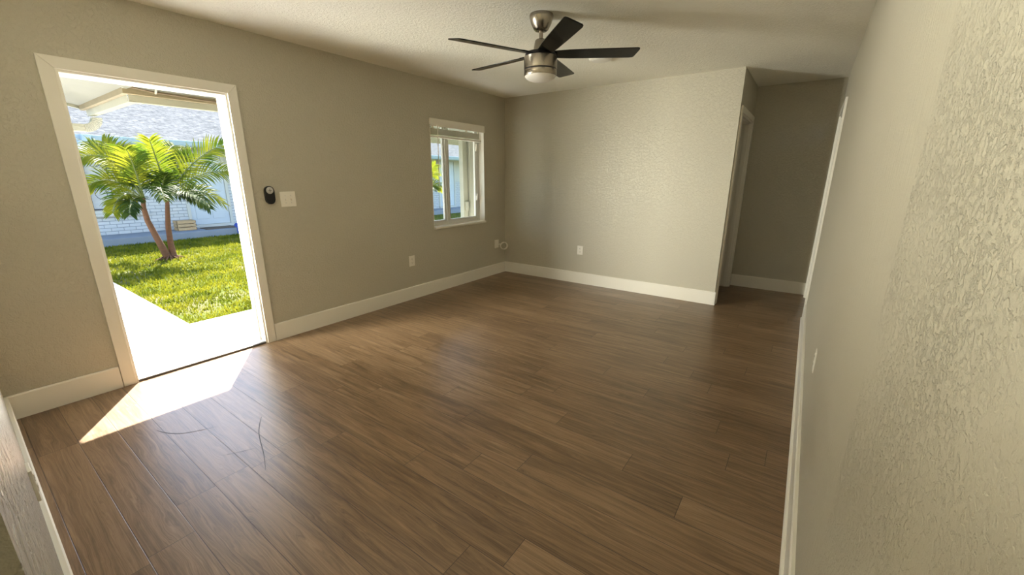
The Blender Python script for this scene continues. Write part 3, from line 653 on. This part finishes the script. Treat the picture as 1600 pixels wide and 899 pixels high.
# ------------------------------------------------------------------ outdoors: house across the lawn
XH = -9.5; ZP = 0.06
def house():
    t = empty('neighbouring_house', (XH, 3, ZP), 'white single-storey house with pale shingle roof across the lawn', 'house')
    y0, y1 = -6, 22
    wins = [(0.95, 2.93, 0.62, 2.06), (9.6, 11.4, 0.62, 2.06)]; doors = [(3.93, 4.81), (13.0, 13.9)]
    b = BM(); b.box((XH - 0.2, y0, ZP - 0.1), (XH, y1, 2.36)); b.done('wall', M_STUC, t)
    # painted brick skirt: full width low, higher near the doors
    segs = [(y0, doors[0][0] - 0.06, 0.52), (doors[0][1] + 0.06, doors[1][0] - 0.06, 1.16), (doors[1][1] + 0.06, y1, 1.16)]
    for a, c, z in segs:
        b = BM(); b.box((XH, a, ZP), (XH + 0.04, c, z)); b.done('brick_skirt', M_BRICK, t)
    b = BM(); b.box((XH - 0.05, 2.98, 1.1), (XH + 0.04, doors[0][0] - 0.06, 1.16)); b.box((XH, 2.98, 0.52), (XH + 0.04, doors[0][0] - 0.06, 1.16)); b.done('brick_skirt', M_BRICK, t)
    # roof plane with overhang, soffit
    s = 0.33; xe = -8.62; ze = 2.20
    b = BM(); b.prism([(xe, y0, ze), (xe - 7.6, y0, ze + 7.6 * s), (xe - 7.6, y0, ze + 7.6 * s - 0.1), (xe, y0, ze - 0.08)], (0, y1 - y0, 0)); b.done('roof', M_SHING, t)
    b = BM(); b.box((XH, y0, 2.10), (xe, y1, 2.125)); b.done('soffit', M_STUC, t)
    b = BM(); b.box((xe - 0.02, y0, 2.05), (xe + 0.012, y1, 2.20), 0.004); b.done('fascia', M_BLUEG, t)
    prof = [(0, 0.12), (0, 0), (0.07, 0), (0.09, 0.035), (0.10, 0.07), (0.115, 0.12)]
    b = BM(); b.prism([(xe + 0.012 + a, 2.16, 2.06 + z) for a, z in prof], (0, y1 - 2.16, 0)); gt = b.done('gutter', M_BLUEG, t)
    b = BM(); b.box((xe + 0.02, 2.06, 2.06), (xe + 0.20, 2.20, 2.20), 0.01); b.done('gutter_end_box', M_BLUEG, gt)
    # windows with iron grilles
    for a, c, z0, z1 in wins:
        f = BM(); fr = 0.07
        f.box((XH - 0.02, a - fr, z0 - fr), (XH + 0.07, c + fr, z0), 0.006); f.box((XH - 0.02, a - fr, z1), (XH + 0.07, c + fr, z1 + fr), 0.006)
        f.box((XH - 0.02, a - fr, z0), (XH + 0.07, a, z1), 0.006); f.box((XH - 0.02, c, z0), (XH + 0.07, c + fr, z1), 0.006); f.box((XH - 0.02, c + fr + 0.02, z0), (XH + 0.05, c + fr + 0.07, z1 + fr), 0.004)
        f.box((XH - 0.02, a - 0.1, z0 - 0.13), (XH + 0.13, c + 0.14, z0 - fr), 0.006)
        w = f.done('window', M_STUC, t)
        p = BM(); p.box((XH + 0.002, a, z0), (XH + 0.008, c, z1)); p.done('blind_panel', M_CURT, w)
        g = BM()
        nb = 5
        for k in range(nb + 1):
            y = a + (c - a) * (0.03 + 0.94 * k / nb); g.box((XH + 0.075, y - 0.012, z0 + 0.02), (XH + 0.099, y + 0.012, z1 - 0.02), 0.002)
        for z in (z0 + 0.03, (z0 + z1) / 2 - 0.1, (z0 + z1) / 2 + 0.0, z1 - 0.05): g.box((XH + 0.075, a, z - 0.012), (XH + 0.099, c, z + 0.012), 0.002)
        for k in range(nb):       # scrolls between the bars
            y = a + (c - a) * (0.03 + 0.94 * (k + 0.5) / nb)
            for zc, r in ((z0 + 0.38, 0.10), (z1 - 0.36, 0.10)):
                g.tube([(XH + 0.087, y + r * math.cos(q * PI / 8), zc + 1.25 * r * math.sin(q * PI / 8)) for q in range(17)], 0.006, 6)
        g.done('iron_grille', M_IRON, w)
    for a, c in doors:
        d = BM(); d.box((XH - 0.02, a - 0.07, ZP), (XH + 0.06, a, 2.10), 0.004); d.box((XH - 0.02, c, ZP), (XH + 0.06, c + 0.07, 2.10), 0.004); d.box((XH - 0.02, a, 2.03), (XH + 0.06, c, 2.10), 0.004); fr = d.done('door_frame', M_STUC, t)
        d = BM(); d.box((XH - 0.01, a + 0.004, ZP + 0.08), (XH + 0.03, c - 0.004, 2.028), 0.004)
        wdt = c - a
        for u0, u1 in ((0.12, 0.45), (0.55, 0.88)):
            for za, zb in ((0.28, 0.85), (0.98, 1.50), (1.62, 1.90)): d.box((XH + 0.028, a + u0 * wdt, za), (XH + 0.040, a + u1 * wdt, zb), 0.008)
        dl = d.done('door', M_DOORB, t)
        k = BM(); k.lathe([(0.028, 0.0), (0.028, 0.01), (0.012, 0.014), (0.012, 0.035), (0.03, 0.045), (0.03, 0.06), (0.01, 0.068)], (XH + 0.03, a + 0.07, 1.0), 'x', 18); k.done('door_knob', M_SILVER, dl, True)
        d = BM(); d.box((XH - 0.02, a - 0.07, ZP - 0.01), (XH + 0.10, c + 0.07, ZP + 0.075), 0.004); d.done('door_sill', M_STUC, t)
    b = BM(); b.box((XH, y0, -0.25), (-8.55, y1, ZP), 0.01); b.done('porch_slab', M_SLAB, t)
house()
b = BM(); t = empty('eave_lamp', (-8.45, 2.04, 1.92), 'white globe lamp under the left end of the pale blue gutter', 'lamp')
b.lathe([(0.02, 2.02), (0.05, 2.0), (0.085, 1.96), (0.098, 1.91), (0.085, 1.86), (0.05, 1.825), (0.01, 1.81)], (-8.50, 2.04, 0), n=24); b.done('globe', M_PLATE, t, True)
b = BM(); b.lathe([(0.055, 2.06), (0.05, 2.0), (0.03, 1.99)], (-8.50, 2.04, 0), n=20); b.done('socket', M_BLUEG, t, True)
def crate():
    x0, x1, yy0, yy1, z = -9.30, -9.02, 3.46, 3.86, ZP
    t = empty('wooden_crate', (-9.16, 3.66, z), 'small slatted pale wooden crate on the grey porch slab behind the palm', 'crate')
    for k in range(3):
        zz = z + 0.01 + k * 0.085
        b = BM(); b.box((x1 - 0.014, yy0, zz), (x1, yy1, zz + 0.062), 0.002); b.box((x0, yy0, zz), (x0 + 0.014, yy1, zz + 0.062), 0.002); b.box((x0, yy0, zz), (x1, yy0 + 0.014, zz + 0.062), 0.002); b.box((x0, yy1 - 0.014, zz), (x1, yy1, zz + 0.062), 0.002); b.done('slat', M_WOODC, t)
    for px in (x0 + 0.014, x1 - 0.034):
        for py in (yy0 + 0.014, yy1 - 0.034):
            b = BM(); b.box((px, py, z), (px + 0.02, py + 0.02, z + 0.25)); b.done('corner_post', M_WOODC, t)
    b = BM(); b.box((x0 + 0.01, yy0 + 0.01, z + 0.004), (x1 - 0.01, yy1 - 0.01, z + 0.012)); b.done('bottom_board', M_WOODC, t)
crate()
b = BM(); b.box((-9.30, 4.0, ZP), (-8.80, 4.72, ZP + 0.018), 0.006); o = b.done('doormat', M_MAT, origin=(-9.05, 4.35, ZP)); tag(o, 'brown doormat in front of the pale blue door across the lawn', 'doormat')
t = empty('garden_stake', (-8.46, 4.56, ZG), 'blue stake with a round head at the edge of the far lawn', 'stake')
b = BM(); b.tube([(-8.46, 4.56, ZG - 0.05), (-8.46, 4.56, 0.10)], 0.012, 8); b.done('stem', M_BLUE, t, True)
b = BM(); b.lathe([(0.02, -0.012), (0.055, -0.012), (0.06, 0.0), (0.055, 0.012), (0.02, 0.012)], (-8.46, 4.56, 0.15), 'x', 24); b.done('round_head', M_BLUE, t, True)

# ------------------------------------------------------------------ palms
def frond(t, p0, p1, p2, mat, L=0.34, n=24, droop=0.5, seed=0, roll=0.0):
    rnd = random.Random(seed); p0, p1, p2 = Vector(p0), Vector(p1), Vector(p2)
    P = lambda u: p0 * (1 - u) ** 2 + p1 * 2 * u * (1 - u) + p2 * u * u
    D = lambda u: ((p1 - p0) * 2 * (1 - u) + (p2 - p1) * 2 * u).normalized()
    b = BM(); b.tube([P(k / 12) for k in range(13)], [0.013 * (1 - 0.8 * k / 12) + 0.002 for k in range(13)], 6, mi=1)
    for side in (-1, 1):
        for k in range(n):
            u = 0.20 + 0.80 * (k + rnd.uniform(-0.2, 0.2)) / (n - 1); u = min(max(u, 0.18), 1.0)
            p = P(u); d = D(u); sd = d.cross(Vector((0, 0, 1)))
            if sd.length < 0.1: sd = Vector((0, 1, 0))
            sd = (Matrix.Rotation(roll, 3, d) @ sd.normalized()) * side; upv = (Matrix.Rotation(roll, 3, d) @ Vector((0, 0, 1))); upv = (upv - d * upv.dot(d)).normalized()
            ln = L * (0.55 + 0.9 * math.sin(PI * min(1, 0.18 + 0.74 * u))) * 0.72 * rnd.uniform(0.85, 1.12)
            fwd = 0.55 + 0.6 * u
            dirv = (sd + d * fwd + upv * rnd.uniform(0.10, 0.45)).normalized()
            wdir = dirv.cross(upv).normalized(); w = 0.015 * rnd.uniform(0.8, 1.15)
            vs = []; q = p.copy(); dv = dirv.copy()
            prof = [0.45, 1.0, 0.95, 0.65, 0.04]
            for i in range(5):
                vs += [q + wdir * w * prof[i], q - upv * w * 0.35 * prof[i], q - wdir * w * prof[i]]
                dv = (dv + Vector((0, 0, -1)) * droop * (0.12 + 0.12 * i) * rnd.uniform(0.7, 1.3)).normalized(); q = q + dv * ln / 4
            b.faces_from(vs, [f for i in range(4) for f in ((3 * i, 3 * i + 1, 3 * i + 4, 3 * i + 3), (3 * i + 1, 3 * i + 2, 3 * i + 5, 3 * i + 4))])
    return b.done('frond', [mat, M_STEM], t, recalc=False)
def palm():
    x = -5.8
    t = empty('palm_tree', (x, 2.33, ZG), 'young multi-stem palm with yellow-green fronds on the lawn outside the front door', 'palm')
    trunks = [([(x, 2.36, -0.12), (x + .02, 2.26, 0.25), (x - .02, 2.18, 0.62), (x, 2.16, 0.85), (x + 0.02, 2.18, 1.02)], (0.066, 0.050, 0.043, 0.038, 0.028)),
              ([(x + .03, 2.42, -0.12), (x - .05, 2.44, 0.2), (x - .06, 2.46, 0.5), (x - .05, 2.50, 0.8), (x - .05, 2.54, 1.05)], (0.062, 0.047, 0.042, 0.036, 0.027))]
    for pts, r in trunks:
        b = BM(); b.tube(pts, list(r), 12); b.done('trunk', M_TRUNK, t, True)
    b = BM()
    for k in range(16):
        a = k * 2.4; rr = 0.05; e = Vector((math.cos(a), math.sin(a), 0)); b.tube([Vector((x, 2.38, -0.02)) + e * rr, Vector((x, 2.38, -0.10)) + e * (0.17 + 0.05 * (k % 3))], 0.012, 5)
    b.done('root_collar', M_TRUNK, t, True)
    A = Vector((x, 2.20, 0.95)); B = Vector((x - .05, 2.56, 1.02)); C = Vector((x - .05, 2.50, 0.93))
    F = [  # start, mid, tip, material, leaflet length, droop
        (A, (x + .15, 1.95, 1.95), (x + .1, 1.45, 1.62), 0, .38, .55), (A, (x - .15, 1.90, 1.55), (x - .2, 1.50, 1.18), 0, .34, .7),
        (A, (x + .2, 1.9, 1.3), (x + .3, 1.70, 0.82), 0, .30, .7), (B, (x + .1, 2.46, 1.70), (x + .25, 2.38, 1.98), 0, .32, .45),
        (B, (x - .3, 2.65, 1.85), (x - .6, 2.95, 1.95), 0, .38, .5), (B, (x + .15, 2.95, 1.75), (x + .2, 3.46, 1.95), 0, .40, .45),
        (B, (x + .35, 2.95, 1.55), (x + .6, 3.42, 1.48), 0, .38, .6), (B, (x - .1, 3.05, 1.30), (x - .1, 3.42, 0.86), 0, .33, .6),
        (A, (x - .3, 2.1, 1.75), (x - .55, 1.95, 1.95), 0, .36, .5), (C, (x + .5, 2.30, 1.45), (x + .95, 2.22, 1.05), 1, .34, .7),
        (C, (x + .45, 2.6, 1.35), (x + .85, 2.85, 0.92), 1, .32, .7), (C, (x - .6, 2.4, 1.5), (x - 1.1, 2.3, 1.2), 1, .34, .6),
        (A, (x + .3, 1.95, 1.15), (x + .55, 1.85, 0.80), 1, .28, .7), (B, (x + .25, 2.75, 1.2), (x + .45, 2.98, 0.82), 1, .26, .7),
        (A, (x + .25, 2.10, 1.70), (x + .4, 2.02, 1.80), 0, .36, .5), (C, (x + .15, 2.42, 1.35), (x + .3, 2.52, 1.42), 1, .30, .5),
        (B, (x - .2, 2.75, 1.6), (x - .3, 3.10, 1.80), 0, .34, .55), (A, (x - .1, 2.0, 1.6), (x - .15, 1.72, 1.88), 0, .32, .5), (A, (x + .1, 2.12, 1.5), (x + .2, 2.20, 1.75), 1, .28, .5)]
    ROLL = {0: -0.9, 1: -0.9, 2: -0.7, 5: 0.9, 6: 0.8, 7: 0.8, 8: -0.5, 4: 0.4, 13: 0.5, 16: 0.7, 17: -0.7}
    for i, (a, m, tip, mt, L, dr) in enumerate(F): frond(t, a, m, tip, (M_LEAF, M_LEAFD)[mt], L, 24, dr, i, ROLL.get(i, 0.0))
    return t
p1 = palm()
p2 = copy_tree(p1); p2.location = (-5.7, 8.35, ZG); p2.rotation_euler.z = math.radians(168); p2.scale = (0.88, 0.88, 0.88)
tag(p2, 'second yellow-green palm on the lawn, seen through the left window pane', 'palm')
